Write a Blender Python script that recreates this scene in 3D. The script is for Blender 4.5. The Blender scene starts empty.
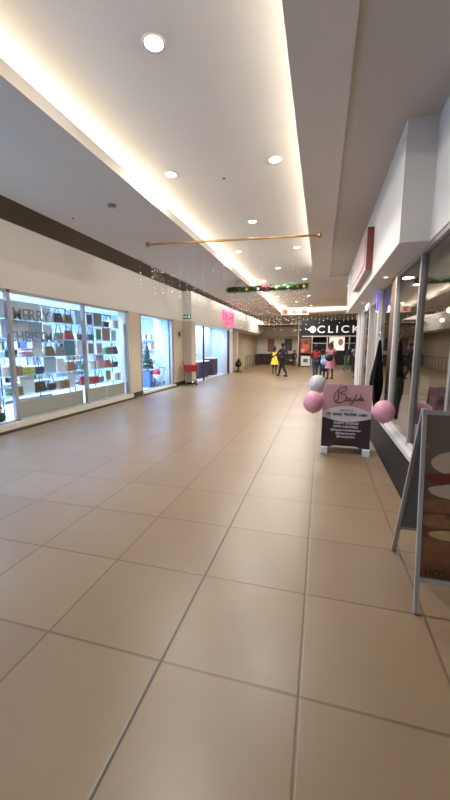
import bpy, bmesh, math, random
from mathutils import Vector, Matrix
R = math.radians
PI = math.pi
rnd = random.Random(7)
SC = bpy.context.scene
COL = SC.collection

# ------------------------------------------------------------------ materials
def lin(h):
    h = h.lstrip('#')
    v = [int(h[i:i+2], 16)/255 for i in (0, 2, 4)]
    return [c/12.92 if c <= .04045 else ((c+.055)/1.055)**2.4 for c in v] + [1]

_mats = {}
def mat(name, col, rough=.6, metal=0, noise=.06, scale=6, emit=0, ecol=None, spec=.5, bump=0, alpha=1):
    if name in _mats: return _mats[name]
    m = bpy.data.materials.new(name); m.use_nodes = True
    nt = m.node_tree; b = nt.nodes['Principled BSDF']
    c = lin(col)
    tc = nt.nodes.new('ShaderNodeTexCoord')
    n = nt.nodes.new('ShaderNodeTexNoise'); n.inputs['Scale'].default_value = scale; n.inputs['Detail'].default_value = 3
    nt.links.new(tc.outputs['Object'], n.inputs['Vector'])
    mx = nt.nodes.new('ShaderNodeMix'); mx.data_type = 'RGBA'
    mx.inputs[6].default_value = [x*(1-noise) for x in c[:3]]+[1]
    mx.inputs[7].default_value = [min(1, x*(1+noise)) for x in c[:3]]+[1]
    nt.links.new(n.outputs['Fac'], mx.inputs[0])
    nt.links.new(mx.outputs[2], b.inputs['Base Color'])
    b.inputs['Roughness'].default_value = rough
    b.inputs['Metallic'].default_value = metal
    b.inputs['Specular IOR Level'].default_value = spec
    b.inputs['Alpha'].default_value = alpha
    if emit:
        b.inputs['Emission Color'].default_value = lin(ecol or col)
        b.inputs['Emission Strength'].default_value = emit
    if bump:
        bp = nt.nodes.new('ShaderNodeBump'); bp.inputs['Strength'].default_value = bump; bp.inputs['Distance'].default_value = .01
        nt.links.new(n.outputs['Fac'], bp.inputs['Height']); nt.links.new(bp.outputs[0], b.inputs['Normal'])
    _mats[name] = m
    return m

def glass(name, tint='#eef4f4', refl=.10, grazing=.5):
    m = bpy.data.materials.new(name); m.use_nodes = True
    nt = m.node_tree; nt.nodes.clear()
    o = nt.nodes.new('ShaderNodeOutputMaterial'); mx = nt.nodes.new('ShaderNodeMixShader')
    t = nt.nodes.new('ShaderNodeBsdfTransparent'); t.inputs[0].default_value = lin(tint)
    g = nt.nodes.new('ShaderNodeBsdfGlossy'); g.inputs['Roughness'].default_value = .02
    lw = nt.nodes.new('ShaderNodeLayerWeight'); lw.inputs['Blend'].default_value = .3
    mr = nt.nodes.new('ShaderNodeMapRange'); mr.inputs['To Min'].default_value = refl; mr.inputs['To Max'].default_value = grazing
    nt.links.new(lw.outputs['Facing'], mr.inputs['Value'])
    nt.links.new(mr.outputs[0], mx.inputs[0]); nt.links.new(t.outputs[0], mx.inputs[1]); nt.links.new(g.outputs[0], mx.inputs[2])
    nt.links.new(mx.outputs[0], o.inputs[0])
    return m

TX0, TY0, TS = -.033, 1.283, .632
def tile_mat(name, c1, c2, grout, ts=TS, x0=TX0, y0=TY0, gw=.006, joint=True, rough=.29):
    m = bpy.data.materials.new(name); m.use_nodes = True
    nt = m.node_tree; N = nt.nodes; L = nt.links; b = N['Principled BSDF']
    tc = N.new('ShaderNodeTexCoord'); sp = N.new('ShaderNodeSeparateXYZ'); L.new(tc.outputs['Object'], sp.inputs[0])
    def mth(op, a, bb=None, c=None):
        n = N.new('ShaderNodeMath'); n.operation = op
        for i, v in enumerate((a, bb, c)):
            if v is None: continue
            if isinstance(v, (int, float)): n.inputs[i].default_value = v
            else: L.new(v, n.inputs[i])
        return n.outputs[0]
    u = mth('DIVIDE', mth('SUBTRACT', sp.outputs[0], x0), ts)
    v = mth('DIVIDE', mth('SUBTRACT', sp.outputs[1], y0), ts)
    def line(w, width):   # 1 on grout, soft edges
        f = mth('ABSOLUTE', mth('SUBTRACT', mth('FRACT', mth('ADD', w, .5)), .5))
        n = N.new('ShaderNodeMapRange'); L.new(f, n.inputs[0])
        n.inputs[1].default_value = width/ts*.5; n.inputs[2].default_value = width/ts*1.6
        n.inputs[3].default_value = 1; n.inputs[4].default_value = 0
        return n.outputs[0]
    g = mth('MAXIMUM', line(u, gw), line(v, gw))
    cb = N.new('ShaderNodeCombineXYZ'); L.new(mth('FLOOR', u), cb.inputs[0]); L.new(mth('FLOOR', v), cb.inputs[1])
    wn = N.new('ShaderNodeTexWhiteNoise'); wn.noise_dimensions = '2D'; L.new(cb.outputs[0], wn.inputs['Vector'])
    n1 = N.new('ShaderNodeTexNoise'); n1.inputs['Scale'].default_value = 2.2; n1.inputs['Detail'].default_value = 4; L.new(tc.outputs['Object'], n1.inputs['Vector'])
    fac = mth('ADD', mth('MULTIPLY', wn.outputs['Value'], .35), mth('MULTIPLY', n1.outputs['Fac'], .75))
    mx = N.new('ShaderNodeMix'); mx.data_type = 'RGBA'; L.new(fac, mx.inputs[0]); mx.inputs[6].default_value = lin(c1); mx.inputs[7].default_value = lin(c2)
    m2 = N.new('ShaderNodeMix'); m2.data_type = 'RGBA'; L.new(mth('MULTIPLY', g, .6), m2.inputs[0]); L.new(mx.outputs[2], m2.inputs[6]); m2.inputs[7].default_value = lin(grout)
    out = m2.outputs[2]
    if joint:             # the wider dark expansion joint one tile left of the camera
        d = mth('ABSOLUTE', mth('SUBTRACT', sp.outputs[0], x0-ts))
        n = N.new('ShaderNodeMapRange'); L.new(d, n.inputs[0]); n.inputs[1].default_value = .004; n.inputs[2].default_value = .008; n.inputs[3].default_value = 1; n.inputs[4].default_value = 0
        m3 = N.new('ShaderNodeMix'); m3.data_type = 'RGBA'; L.new(n.outputs[0], m3.inputs[0]); L.new(out, m3.inputs[6]); m3.inputs[7].default_value = lin('#3f362e'); out = m3.outputs[2]
    L.new(out, b.inputs['Base Color']); b.inputs['Specular IOR Level'].default_value = .5
    L.new(mth('ADD', mth('MULTIPLY', n1.outputs['Fac'], .12), rough), b.inputs['Roughness'])
    bp = N.new('ShaderNodeBump'); bp.inputs['Strength'].default_value = .25; bp.inputs['Distance'].default_value = .003; bp.invert = True
    L.new(g, bp.inputs['Height']); L.new(bp.outputs[0], b.inputs['Normal'])
    return m

# ------------------------------------------------------------------ mesh builder
class MB:
    def __init__(s): s.v = []; s.f = []; s.mi = []; s.mats = []; s.sm = []
    def _m(s, m):
        if m not in s.mats: s.mats.append(m)
        return s.mats.index(m)
    def add(s, vs, fs, m, smooth=False):
        k = len(s.v); s.v += [tuple(v) for v in vs]; i = s._m(m)
        for f in fs: s.f.append([k+j for j in f]); s.mi.append(i); s.sm.append(smooth)
    def box(s, c, d, m, M=None):
        x, y, z = c; a, b, e = d[0]/2, d[1]/2, d[2]/2
        vs = [Vector((x+i*a, y+j*b, z+k*e)) for i in (-1, 1) for j in (-1, 1) for k in (-1, 1)]
        if M: vs = [M @ v for v in vs]
        s.add(vs, [(0,1,3,2), (4,6,7,5), (0,4,5,1), (2,3,7,6), (0,2,6,4), (1,5,7,3)], m); return s
    def bb(s, x0, x1, y0, y1, z0, z1, m):
        return s.box(((x0+x1)/2, (y0+y1)/2, (z0+z1)/2), (x1-x0, y1-y0, z1-z0), m)
    def tube(s, pts, r, m, n=8, cap=True):
        pts = [Vector(p) for p in pts]; rs = r if isinstance(r, (list, tuple)) else [r]*len(pts)
        vs = []; up = Vector((0, 0, 1))
        for i, p in enumerate(pts):
            t = (pts[min(i+1, len(pts)-1)] - pts[max(i-1, 0)]).normalized()
            a = up.cross(t)
            if a.length < .05: a = Vector((1, 0, 0)).cross(t)
            a.normalize(); b = t.cross(a)
            vs += [p + (a*math.cos(2*PI*k/n) + b*math.sin(2*PI*k/n))*rs[i] for k in range(n)]
        fs = [(i*n+k, i*n+(k+1) % n, (i+1)*n+(k+1) % n, (i+1)*n+k) for i in range(len(pts)-1) for k in range(n)]
        s.add(vs, fs, m, True)
        if cap: s.add(vs[:n], [tuple(range(n))[::-1]], m); s.add(vs[-n:], [tuple(range(n))], m)
        return s
    def lathe(s, prof, c, m, n=20, M=None, sx=1, sy=1):
        vs = []
        for r, z in prof:
            for k in range(n):
                a = 2*PI*k/n; v = Vector((r*math.cos(a)*sx, r*math.sin(a)*sy, z))
                if M: v = M @ v
                vs.append(v + Vector(c))
        fs = [(i*n+k, i*n+(k+1) % n, (i+1)*n+(k+1) % n, (i+1)*n+k) for i in range(len(prof)-1) for k in range(n)]
        s.add(vs, fs, m, True); return s
    def ball(s, c, r, m, n=14, sz=1, M=None, sx=1, sy=1):
        k = max(6, n//2)
        return s.lathe([(max(1e-4, r*math.sin(PI*i/k)), -r*math.cos(PI*i/k)*sz) for i in range(k+1)], c, m, n, M, sx, sy)
    def poly(s, pts, m): s.add(pts, [tuple(range(len(pts)))], m); return s
    def build(s, name, parent=None, bevel=0, loc=None):
        me = bpy.data.meshes.new(name); me.from_pydata(s.v, [], s.f)
        for m in s.mats: me.materials.append(m)
        me.polygons.foreach_set('material_index', s.mi); me.polygons.foreach_set('use_smooth', s.sm); me.update()
        o = bpy.data.objects.new(name, me); COL.objects.link(o)
        if parent: o.parent = parent
        if loc: o.location = loc
        if bevel:
            b = o.modifiers.new('bevel', 'BEVEL'); b.width = bevel; b.segments = 2; b.limit_method = 'ANGLE'
        return o

def tag(o, label=None, cat=None, group=None, kind=None):
    if label: o['label'] = label
    if cat: o['category'] = cat
    if group: o['group'] = group
    if kind: o['kind'] = kind
    return o
def thing(name, label, cat, loc=(0, 0, 0), rz=0, group=None):
    o = bpy.data.objects.new(name, None); COL.objects.link(o); o.empty_display_size = .1
    o.location = loc; o.rotation_euler = (0, 0, rz)
    return tag(o, label, cat, group)
def struct(name, mb, bevel=0, parent=None):
    o = mb.build(name, parent, bevel)
    if not parent: o['kind'] = 'structure'
    return o
def dup(o, parent=None):
    c = o.copy(); COL.objects.link(c); c.parent = parent
    for ch in list(o.children): dup(ch, c)
    return c
def text(name, s, size, m, loc, rot, parent=None, ext=.004, ax='CENTER', sx=1, shear=0, bold=0, sp=1):
    cu = bpy.data.curves.new(name, 'FONT'); cu.body = s; cu.size = size; cu.extrude = ext; cu.align_x = ax; cu.align_y = 'CENTER'; cu.shear = shear; cu.offset = bold; cu.space_character = sp
    t = bpy.data.objects.new(name+'_src', cu); COL.objects.link(t)
    bpy.context.view_layer.update()
    me = bpy.data.meshes.new_from_object(t.evaluated_get(bpy.context.evaluated_depsgraph_get()))
    bpy.data.objects.remove(t); bpy.data.curves.remove(cu)
    me.name = name; me.materials.clear(); me.materials.append(m)
    o = bpy.data.objects.new(name, me); COL.objects.link(o); o.location = loc; o.rotation_euler = rot; o.scale = (sx, 1, 1)
    if parent: o.parent = parent
    return o

# ------------------------------------------------------------------ palette
wallp = mat('warm_white_paint', '#d8cfc2', .75, noise=.02, scale=1.5)
fasc = mat('fascia_paint', '#dcd8d2', .7, noise=.02, scale=1.2)
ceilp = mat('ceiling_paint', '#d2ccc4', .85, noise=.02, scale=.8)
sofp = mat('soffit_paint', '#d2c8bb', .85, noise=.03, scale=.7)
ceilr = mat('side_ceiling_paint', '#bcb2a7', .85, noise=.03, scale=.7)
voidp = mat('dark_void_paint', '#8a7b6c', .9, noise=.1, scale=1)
pillar = mat('pillar_paint', '#c8bba8', .7, noise=.03, scale=2)
alu = mat('brushed_aluminium', '#b9bcc0', .35, .7, .04, 30)
steel = mat('chrome_steel', '#c9ccd0', .2, 1, .02, 30)
greyframe = mat('grey_window_frame', '#a9a39f', .45, .3, .03, 20)
whitefr = mat('white_frame_paint', '#d9d5d0', .5, 0, .02, 10)
cream = mat('cream_panel', '#beb2a2', .6, 0, .03, 5)
dark = mat('dark_skirting_and_shade', '#3a302a', .55, 0, .1, 8)
kerbm = mat('dark_brown_tiled_kerb', '#2c2420', .7, 0, .15, 10, spec=.2)
black = mat('black_plastic', '#141416', .5, 0, .1, 12)
white = mat('white_laminate', '#e6e8ea', .5, 0, .02, 8)
shopw = mat('cool_white_shop_wall', '#cfe3f2', .7, 0, .02, 2)
brass = mat('brass_bar', '#b38a4e', .35, .8, .06, 14)
redp = mat('red_plastic', '#b3202a', .4, 0, .05, 10)
gl_l = glass('shop_window_glass', '#f4f9fb', .02, .25)
gl_r = glass('dim_window_glass', '#c9c9c4', .12, .55)
navy = mat('navy_sign_panel', '#14182a', .5, 0, .05, 4)
lamp_em = mat('downlight_diffuser', '#ffffff', .5, emit=9, ecol='#f4f4ff')

# ------------------------------------------------------------------ room shell
YB, YE = -5.0, 30.6
floor_m = tile_mat('beige_floor_tiles', '#826b52', '#967f64', '#52412e')
struct('floor', MB().bb(-10, 8, YB, 33, -.1, 0, floor_m))
shopfl = tile_mat('pale_shop_floor_tiles', '#c9d6df', '#dde8ee', '#a9b6bf', .6, 0, 0, .005, False, .2)
struct('floor_shop', MB().bb(-9.6, -5.56, -1.9, 12.98, 0, .04, shopfl).bb(-5.56, -5.36, -1.9, 11.8, 0, .04, shopfl))
struct('floor_second_shop', MB().bb(-9.6, -5.0, 13.1, 19.0, .001, .012, shopfl))

# ceilings: high recess (3.85) inside a lower soffit frame (3.55), dark void round it
zr, zs = 3.85, 3.55
def slab(x0, x1, y0, y1, z0, z1, m): return MB().bb(x0, x1, y0, y1, z0, z1, m)
rec = MB(); rec.bb(-3.05, .25, YB, 11.7, zr, zr+.05, ceilp); rec.bb(-3.05, 3.6, 11.7, 23.1, zr, zr+.05, ceilp)
struct('ceiling', rec)
cv = MB()
cv.bb(-4.4, -2.5, YB, 24.0, zs, zs+.05, sofp); cv.bb(-2.56, -2.5, YB, 22.5, zs+.05, zs+.13, ceilp)          # left soffit and lip
cv.bb(-3.1, -3.05, YB, 23.1, zs+.05, zr+.05, ceilp)
struct('ceiling_left', cv)
cr = MB()
cr.bb(-.32, .14, YB, 11.4, zs, zs+.05, sofp); cr.bb(-.32, -.27, YB, 11.45, zs+.05, zs+.12, ceilp); cr.bb(.25, .3, YB, 11.4, zs+.05, zr+.05, ceilp)
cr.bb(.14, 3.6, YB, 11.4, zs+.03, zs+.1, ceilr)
cr.bb(-.32, 3.6, 11.4, 11.5, zs, zr, ceilp)
struct('ceiling_right', cr)
cf = MB()
cf.bb(-2.5, 3.6, 22.5, 24.0, zs, zs+.05, sofp); cf.bb(-2.5, 3.6, 22.5, 22.55, zs+.05, zs+.1, ceilp); cf.bb(-3.05, 3.6, 23.05, 23.1, zs+.05, zr+.05, ceilp)
struct('ceiling_back', cf)
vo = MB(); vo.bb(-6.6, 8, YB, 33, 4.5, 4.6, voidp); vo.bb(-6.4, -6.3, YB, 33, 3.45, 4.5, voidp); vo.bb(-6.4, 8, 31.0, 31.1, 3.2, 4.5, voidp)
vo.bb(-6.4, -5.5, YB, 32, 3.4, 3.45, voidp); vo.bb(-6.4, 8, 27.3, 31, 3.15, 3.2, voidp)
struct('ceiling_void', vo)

# fascias
LX, LX2 = -5.2, -4.85
f = MB(); f.bb(LX-.2, LX, YB, 12.75, 2.43, 3.55, fasc); f.bb(LX-.6, LX-.2, YB, 12.75, 2.43, 2.47, fasc)
struct('wall_left_fascia', f)
f = MB(); f.bb(LX-.4, LX2, 12.75, 30, 2.43, 3.55, fasc)
struct('wall_left_far_fascia', f)
f = MB(); f.bb(LX-.6, -1.75, 30, 30.25, 2.33, 3.35, fasc); f.bb(LX-.6, -1.75, 30.25, 30.6, 2.33, 2.4, fasc)
struct('wall_back_fascia', f)
RX = .70
f = MB(); f.bb(RX, 1.3, 3.95, 11.6, 2.47, zs+.07, fasc); f.bb(.97, 1.3, YB, 3.95, 2.47, zs+.07, fasc)
struct('wall_right_fascia', f)
f = MB(); f.bb(1.3, 4.6, YB, 11.6, 2.6, 2.7, sofp)
struct('ceiling_right_shop', f)

# left wall pieces
w = MB(); w.bb(LX-.35, LX, 8.80, 9.38, 0, 2.43, pillar); w.bb(LX-.35, LX, 11.85, 12.75, 0, 2.43, pillar); w.bb(LX-.35, LX2, 12.75, 13.2, 0, 2.43, pillar)
struct('wall_left_pillar', w, .01)
b = MB(); b.bb(LX, LX+.03, 8.78, 9.40, 0, .14, dark); b.bb(LX, LX+.03, 11.83, 12.75, 0, .14, dark); b.bb(LX+.0, LX2+.03, 12.72, 12.75, 0, .14, dark); b.bb(LX2, LX2+.03, 12.72, 13.2, 0, .14, dark)
struct('baseboard_left', b)
k = MB(); k.bb(LX-.15, LX+.06, -1.9, 8.8, 0, .13, wallp); k.bb(LX-.15, LX+.06, 9.38, 11.85, 0, .1, wallp)
k.bb(LX+.06, LX+.14, -1.9, 8.8, 0, .03, dark); k.bb(LX+.06, LX+.12, 9.38, 11.85, 0, .03, dark)  # dark floor strips stand in for the shadow line under the kerb
struct('trim_1', k)
struct('wall_left_jamb', MB().bb(LX-.1, LX2, 18.5, 19.2, 0, 2.43, whitefr))
struct('wall_left_passage', MB().bb(-5.6, -5.5, 19.2, 30.5, 0, 2.43, pillar))
struct('wall_left_passage_column', MB().bb(-5.2, -4.95, 20.7, 20.95, 0, 2.43, wallp))
struct('ceiling_passage', MB().bb(-5.6, -4.85, 19.2, 30, 2.44, 2.5, sofp))
struct('wall_back', MB().bb(-5.6, -1.7, 30.5, 30.6, 0, 2.43, wallp))
sh = MB(); sh.bb(-9.7, -9.6, -2, 13.06, 0, 2.8, shopw); sh.bb(-9.6, -5.56, 12.98, 13.06, 0, 2.8, shopw); sh.bb(-9.6, -5.35, -2, -1.9, 0, 2.8, shopw)
struct('wall_shop', sh)
struct('ceiling_shop', MB().bb(-9.6, -5.56, -2, 12.98, 2.72, 2.78, white))
s2 = MB(); s2.bb(-7.4, -7.3, 13.1, 19.2, 0, 2.8, shopw); s2.bb(-7.4, -5.2, 19.0, 19.1, 0, 2.8, shopw); s2.bb(-7.4, -5.56, 13.07, 13.13, 0, 2.8, shopw); s2.bb(-6.1, -6.02, 15.6, 19.0, 0, 2.6, shopw)
struct('wall_second_shop', s2)
m = MB(); cx = [(-5.37-.56*i/40, 11.74+.025*math.sin(i*1.9)) for i in range(41)]; shc = mat('sheer_curtain', '#dbeaf6', .8, noise=.04, scale=12)
m.add([(x, y, z) for z in (.06, 2.6) for x, y in cx], [(i, i+1, 42+i, 41+i) for i in range(40)], shc, True)
t = thing('shop_curtain', 'pleated pale blue curtain at the far end of the second shop window', 'curtain', (0, 0, 0)); m.build('fabric', t)
MB().tube([(-5.36, 11.74, 2.61), (-5.95, 11.74, 2.61)], .012, steel, 8).build('curtain_rail', t)
struct('ceiling_second_shop', MB().bb(-7.4, -5.25, 13.1, 19.1, 2.6, 2.66, white))
w = MB(); w.bb(4.5, 4.6, YB, 11.6, 0, 2.6, mat('cafe_wall_paint', '#8a7a6a', .8, noise=.08, scale=1.5)); w.bb(1.05, 4.5, 11.5, 11.6, 0, 2.6, mat('cafe_wall_paint', '#8a7a6a'))
w.bb(3.6, 3.7, 11.6, 27, 0, 3.6, pillar)
w.bb(1.08, 1.7, 3.02, 3.08, 0, 2.47, pillar); w.bb(1.65, 1.7, YB, 3.2, 0, 2.47, pillar)
struct('wall_right', w)

# right wall: kerb, sill, glazing
kb = MB(); kb.add([(.80, 3.1, 0), (1.1, 3.1, 0), (1.1, 3.1, .27), (.93, 3.1, .27), (.80, 6.9, 0), (1.1, 6.9, 0), (1.1, 6.9, .27), (.93, 6.9, .27)], [(0,1,2,3), (7,6,5,4), (0,4,5,1), (1,5,6,2), (2,6,7,3), (3,7,4,0)], kerbm)
struct('trim_2', kb)
struct('trim_3', MB().bb(.92, 1.1, 3.1, 6.9, .27, .33, whitefr), .006)
col5 = MB()
col5.bb(1.02, 1.15, 10.9, 11.5, 0, 2.47, whitefr)
for y in (9.75, 10.2, 10.65): col5.bb(1.02, 1.12, y, y+.22, 0, 2.47, whitefr)
struct('wall_right_ribbed_column', col5, .01)
struct('wall_right_brown_panel', MB().bb(1.0, 1.07, 5.62, 5.98, .33, 2.47, mat('brown_wood_panel', '#6b4a35', .5, noise=.2, scale=9)))
g = MB()
for y, wd, m in ((4.25, .05, greyframe), (5.52, .07, whitefr), (3.12, .06, greyframe)): g.bb(.98, 1.06, y-wd/2, y+wd/2, .33, 2.47, m)
g.bb(.98, 1.06, 3.09, 5.6, 2.42, 2.47, greyframe); g.bb(.98, 1.06, 3.09, 5.6, .33, .37, whitefr)
wo = struct('window_1', g, .004)
struct('glass_pane', MB().bb(1.015, 1.025, 3.12, 5.6, .36, 2.44, gl_r), parent=wo)
g = MB()
for y, wd in ((6.95, .12), (8.15, .10), (9.6, .1)): g.bb(.96, 1.06, y-wd/2, y+wd/2, 0, 2.47, whitefr)
for y in (7.25, 7.6): g.bb(1.0, 1.05, y-.025, y+.025, 0, 2.2, whitefr)
g.bb(1.0, 1.05, 7.0, 7.6, 2.1, 2.18, whitefr); g.bb(1.0, 1.05, 7.0, 7.6, .0, .12, whitefr); g.bb(.98, 1.05, 7.0, 9.6, 2.3, 2.47, whitefr)
do = struct('door_1', g, .004)
struct('glass_pane', MB().bb(1.02, 1.026, 8.2, 9.55, .05, 2.3, gl_r), parent=do)
struct('glass_pane', MB().bb(1.02, 1.026, 6.02, 6.88, .33, 2.44, gl_r), parent=do)
bl = MB().bb(.93, .958, 6.9, 6.98, 2.1, 2.42, mat('blue_led', '#5a54d8', .4, emit=.9, ecol='#5a50ff'))
tag(bl.build('blue_led_light'), 'blue glowing light at the top of the white shop door post', 'light')

# left shop windows
def lwindow(name, y0, y1, ys, z0=.13):
    g = MB()
    for y, wd in ys: g.bb(LX-.09, LX-.01, y-wd/2, y+wd/2, z0, 2.43, greyframe)
    g.bb(LX-.09, LX-.01, y0, y1, 2.38, 2.43, greyframe); g.bb(LX-.09, LX-.01, y0, y1, z0, z0+.03, alu)
    o = struct(name, g, .003)
    struct('glass_pane', MB().bb(LX-.055, LX-.045, y0+.02, y1-.02, z0+.02, 2.4, gl_l), parent=o)
    return o
lwindow('window_2', -1.9, 8.78, [(y, .07) for y in (-.9, 1.05, 3.0, 4.92, 6.9)]+[(8.70, .1)])
lwindow('window_3', 9.4, 11.83, [(9.45, .08), (11.75, .12)], .1)
# cream lower panels behind the glass
for i, (a, bq) in enumerate(((-1.8, 3.0), (5.0, 6.84), (6.95, 7.75), (7.78, 8.62))):
    tag(MB().bb(LX-.16, LX-.12, a, bq, .14, .46, cream).build('window_panel'), ['long cream panel low in the shop window nearest the camera', 'cream panel low in the shop window below the window lettering', 'short cream panel low in the window, left of the last panel', 'short cream panel low in the window beside the pillar'][i], 'panel')

# second shop opening frame
g = MB(); g.bb(LX2-.1, LX2, 18.38, 18.5, 0, 2.43, mat('dark_blue_post', '#1d2f57', .4)); g.bb(LX2-.08, LX2-.02, 13.2, 18.4, 2.33, 2.43, shopw); g.bb(LX2-.08, LX2-.02, 14.25, 14.33, 0, 2.33, mat('dark_blue_post', '#1d2f57'))
struct('door_2', g)

# ------------------------------------------------------------------ camera
cam = bpy.data.cameras.new('camera'); co = bpy.data.objects.new('camera', cam); COL.objects.link(co)
cam.sensor_fit = 'HORIZONTAL'; cam.sensor_width = 36; cam.lens = 346/450*36; cam.clip_start = .05; cam.clip_end = 200
co.location = (0, 0, 1.45)
yaw, pit = R(15.42), R(8.7)
co.rotation_euler = (PI/2-pit, 0, yaw)
SC.camera = co
SC.view_settings.view_transform = 'Standard'; SC.view_settings.look = 'None'
SC.view_settings.exposure = 0; SC.view_settings.gamma = 1
SC.cycles.use_denoising = True
SC.cycles.max_bounces = 8; SC.cycles.transparent_max_bounces = 16; SC.cycles.sample_clamp_indirect = 6

# ------------------------------------------------------------------ lights
def area(name, loc, sx, sy, power, col, rot=(0, 0, 0), spread=180):
    l = bpy.data.lights.new(name, 'AREA'); l.shape = 'RECTANGLE'; l.size = sx; l.size_y = sy; l.energy = power; l.color = lin(col)[:3]; l.spread = R(spread)
    o = bpy.data.objects.new(name, l); COL.objects.link(o); o.location = loc; o.rotation_euler = rot
    return o
WARM = '#fff6e6'
for i in range(7):      # LED strips lying in the coves, shining at the ceiling
    y = -3+i*4.0
    area('cove_strip_light', (-2.93, y, zs+.10), .06, 4, 52, WARM, (0, R(-140), 0))
for i in range(4):
    y = -3+i*4.0
    area('cove_strip_light', (.06, y, zs+.10), .06, 4, 42, WARM, (0, R(140), 0))
area('cove_strip_light', (.3, 22.8, zs+.1), 6, .06, 60, WARM, (PI, 0, 0))
w = bpy.data.worlds.new('world'); SC.world = w; w.use_nodes = True
w.node_tree.nodes['Background'].inputs[0].default_value = lin('#dcdad8'); w.node_tree.nodes['Background'].inputs[1].default_value = .3

pts = [(-1.39, 2.9+4.13*k) for k in range(-1, 5)] + [(x, 4.9+4.13*k) for k in range(-1, 5) for x in (-2.14, -.68)]
def downlight(x, y, z, label, r=.085, power=12, lightcol='#fffaf2', group=None):
    t = thing('ceiling_downlight', label, 'light', (x, y, z), 0, group)
    MB().lathe([(r*.86, .0), (r*1.12, -.012), (r*1.15, 0)], (0, 0, 0), whitefr, 24).build('trim_ring', t)
    MB().lathe([(.0001, -.006), (r*.86, -.004)], (0, 0, 0), lamp_em, 24).build('diffuser', t)
    if power:
        l = area('downlight_lamp', (x, y, z-.03), .16, .16, power, lightcol)
        l.data.shape = 'DISK'
    return t
import itertools
for (x, y) in sorted(pts, key=lambda q: q[1]):
    if abs(x+1.39) < .01: lab = 'round recessed downlight in the middle row of the high ceiling'
    elif x < -1.4: lab = 'round recessed downlight in the left row of the high ceiling'
    else: lab = 'round recessed downlight in the right row of the high ceiling'
    k = round((y-2.9)/4.13) if abs(x+1.39) < .01 else round((y-4.9)/4.13)
    lab += {-1: ', nearest and above the camera', 0: ', nearest one in view', 1: ', second one in view', 2: ', third one away', 3: ', fourth one away', 4: ', farthest one'}[k]
    downlight(x, y, zr, lab, group='downlights in the high ceiling', power=5 if y < 1.5 else 44 if y < 14 else 60)
downlight(.95, 15.0, zr, 'recessed downlight beyond the end of the right bulkhead', power=15)
downlight(.87, 5.75, 2.47, 'small downlight under the right bulkhead beside the purple sign', r=.04, power=3)
downlight(.87, 8.9, 2.47, 'small downlight under the right bulkhead over the shop door', r=.04, power=3)
# bright shop lighting
for i, y in enumerate((1.2, 4.6, 7.6, 10.4)):
    t = tag(MB().bb(-6.9, -5.9, y-.16, y+.16, 2.69, 2.72, mat('shop_light_panel', '#ffffff', .5, emit=5, ecol='#dff0ff')).build('ceiling_light_panel'), ['bright light panel on the shop ceiling nearest the camera', 'bright light panel on the shop ceiling above the window lettering', 'bright light panel on the shop ceiling before the pillar', 'bright light panel on the shop ceiling above the christmas tree'][i], 'light')
    area('shop_lamp', (-6.6, y, 2.6), 2.0, 2.2, 400, '#b4d4ff')
area('shop_lamp', (-6.6, 14.6, 2.5), 1.2, 2, 170, '#cbe0ff'); area('shop_lamp', (-5.6, 17.2, 2.5), .6, 2.4, 130, '#cbe0ff')
area('cafe_lamp', (2.8, 6, 2.55), 1.5, 4, 16, '#ffe2c0')
area('back_fascia_fill', (-2.5, 24.6, 4.3), 4, .5, 160, '#fff4e6', (R(50), 0, 0))  # added fill without a fixture, brightens the dim far fascia
for yy in (3.6, 5.6, 7.6, 10.4): area('left_floor_fill', (-5.75, yy, 2.6), .3, 1.6, 55, '#bcd8ff', (0, R(-50), 0))  # unseen lamps added to throw a bluish pool on the left floor
for i in range(8): area('left_fascia_fill', (-4.42, 1+i*4, 3.5), .05, 3.6, 3.5+2.4*i, '#fff8f0', (0, R(75), 0))  # added strips with no fixture, brighten the left fascia and void
area('passage_fill', (-4.0, 26, 2.4+1.0), 1, 4, 30, '#ffe9cf')  # fixtureless fill added to light the far passage
area('store_lamp', (1, 28.6, 2.1), 3, 1, 30, '#ffffff')

# ------------------------------------------------------------------ ceiling bits
sg = MB().lathe([(.0001, -.03), (.03, -.028), (.035, 0)], (0, 0, 0), mat('sensor_grey', '#6a625a', .5), 12)
for i, (x, y, z, lab) in enumerate(((-3.11, 4.91, zs, 'flat grey ceiling vent cap on the left soffit'), (-4.03, 5.2, zs, 'tiny sprinkler head on the left soffit edge'), (.72, 3.5, zs+.07, 'dark sensor on the right ceiling'), (-1.24, 2.28, zr, 'tiny dark sensor on the high ceiling near the first downlight'), (-1.45, 5.2, zr, 'small grey sprinkler head on the high ceiling between downlight rows'))):
    r = (1.9, .5, 1, .6, .6)[i]
    o = MB().lathe([(.0001, -.03*min(r, 1)), (.03*r, -.024*min(r, 1)), (.035*r, 0)], (0, 0, 0), mat('sensor_grey', '#6a625a') if i else mat('vent_grey', '#8f877e', .6), 16).build('ceiling_sensor', loc=(x, y, z-.001)); tag(o, lab, 'sensor')

# ------------------------------------------------------------------ hanging christmas decorations
wire = mat('thin_pale_wire', '#c8c2b8', .4, .2)
bead = mat('warm_fairy_bulb', '#fff4dc', .3, emit=1.3, ecol='#fff0d0')
t = thing('hanging_bar', 'long thin brass bar hung across the ceiling recess', 'decoration', (-1.62, 6.2, 3.3), R(5))
MB().tube([(-1.5, 0, 0), (1.5, 0, 0)], .018, brass, 10).build('bar', t)
for s in (-1, 1): MB().ball((1.52*s, 0, 0), .045, brass, 14).build('ball_finial', t)
for s in (-1, 1): MB().tube([(1.3*s, 0, .018), (1.3*s, 0, .25 if s else .3)], .003, wire, 5).build('suspension_wire', t)

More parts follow.
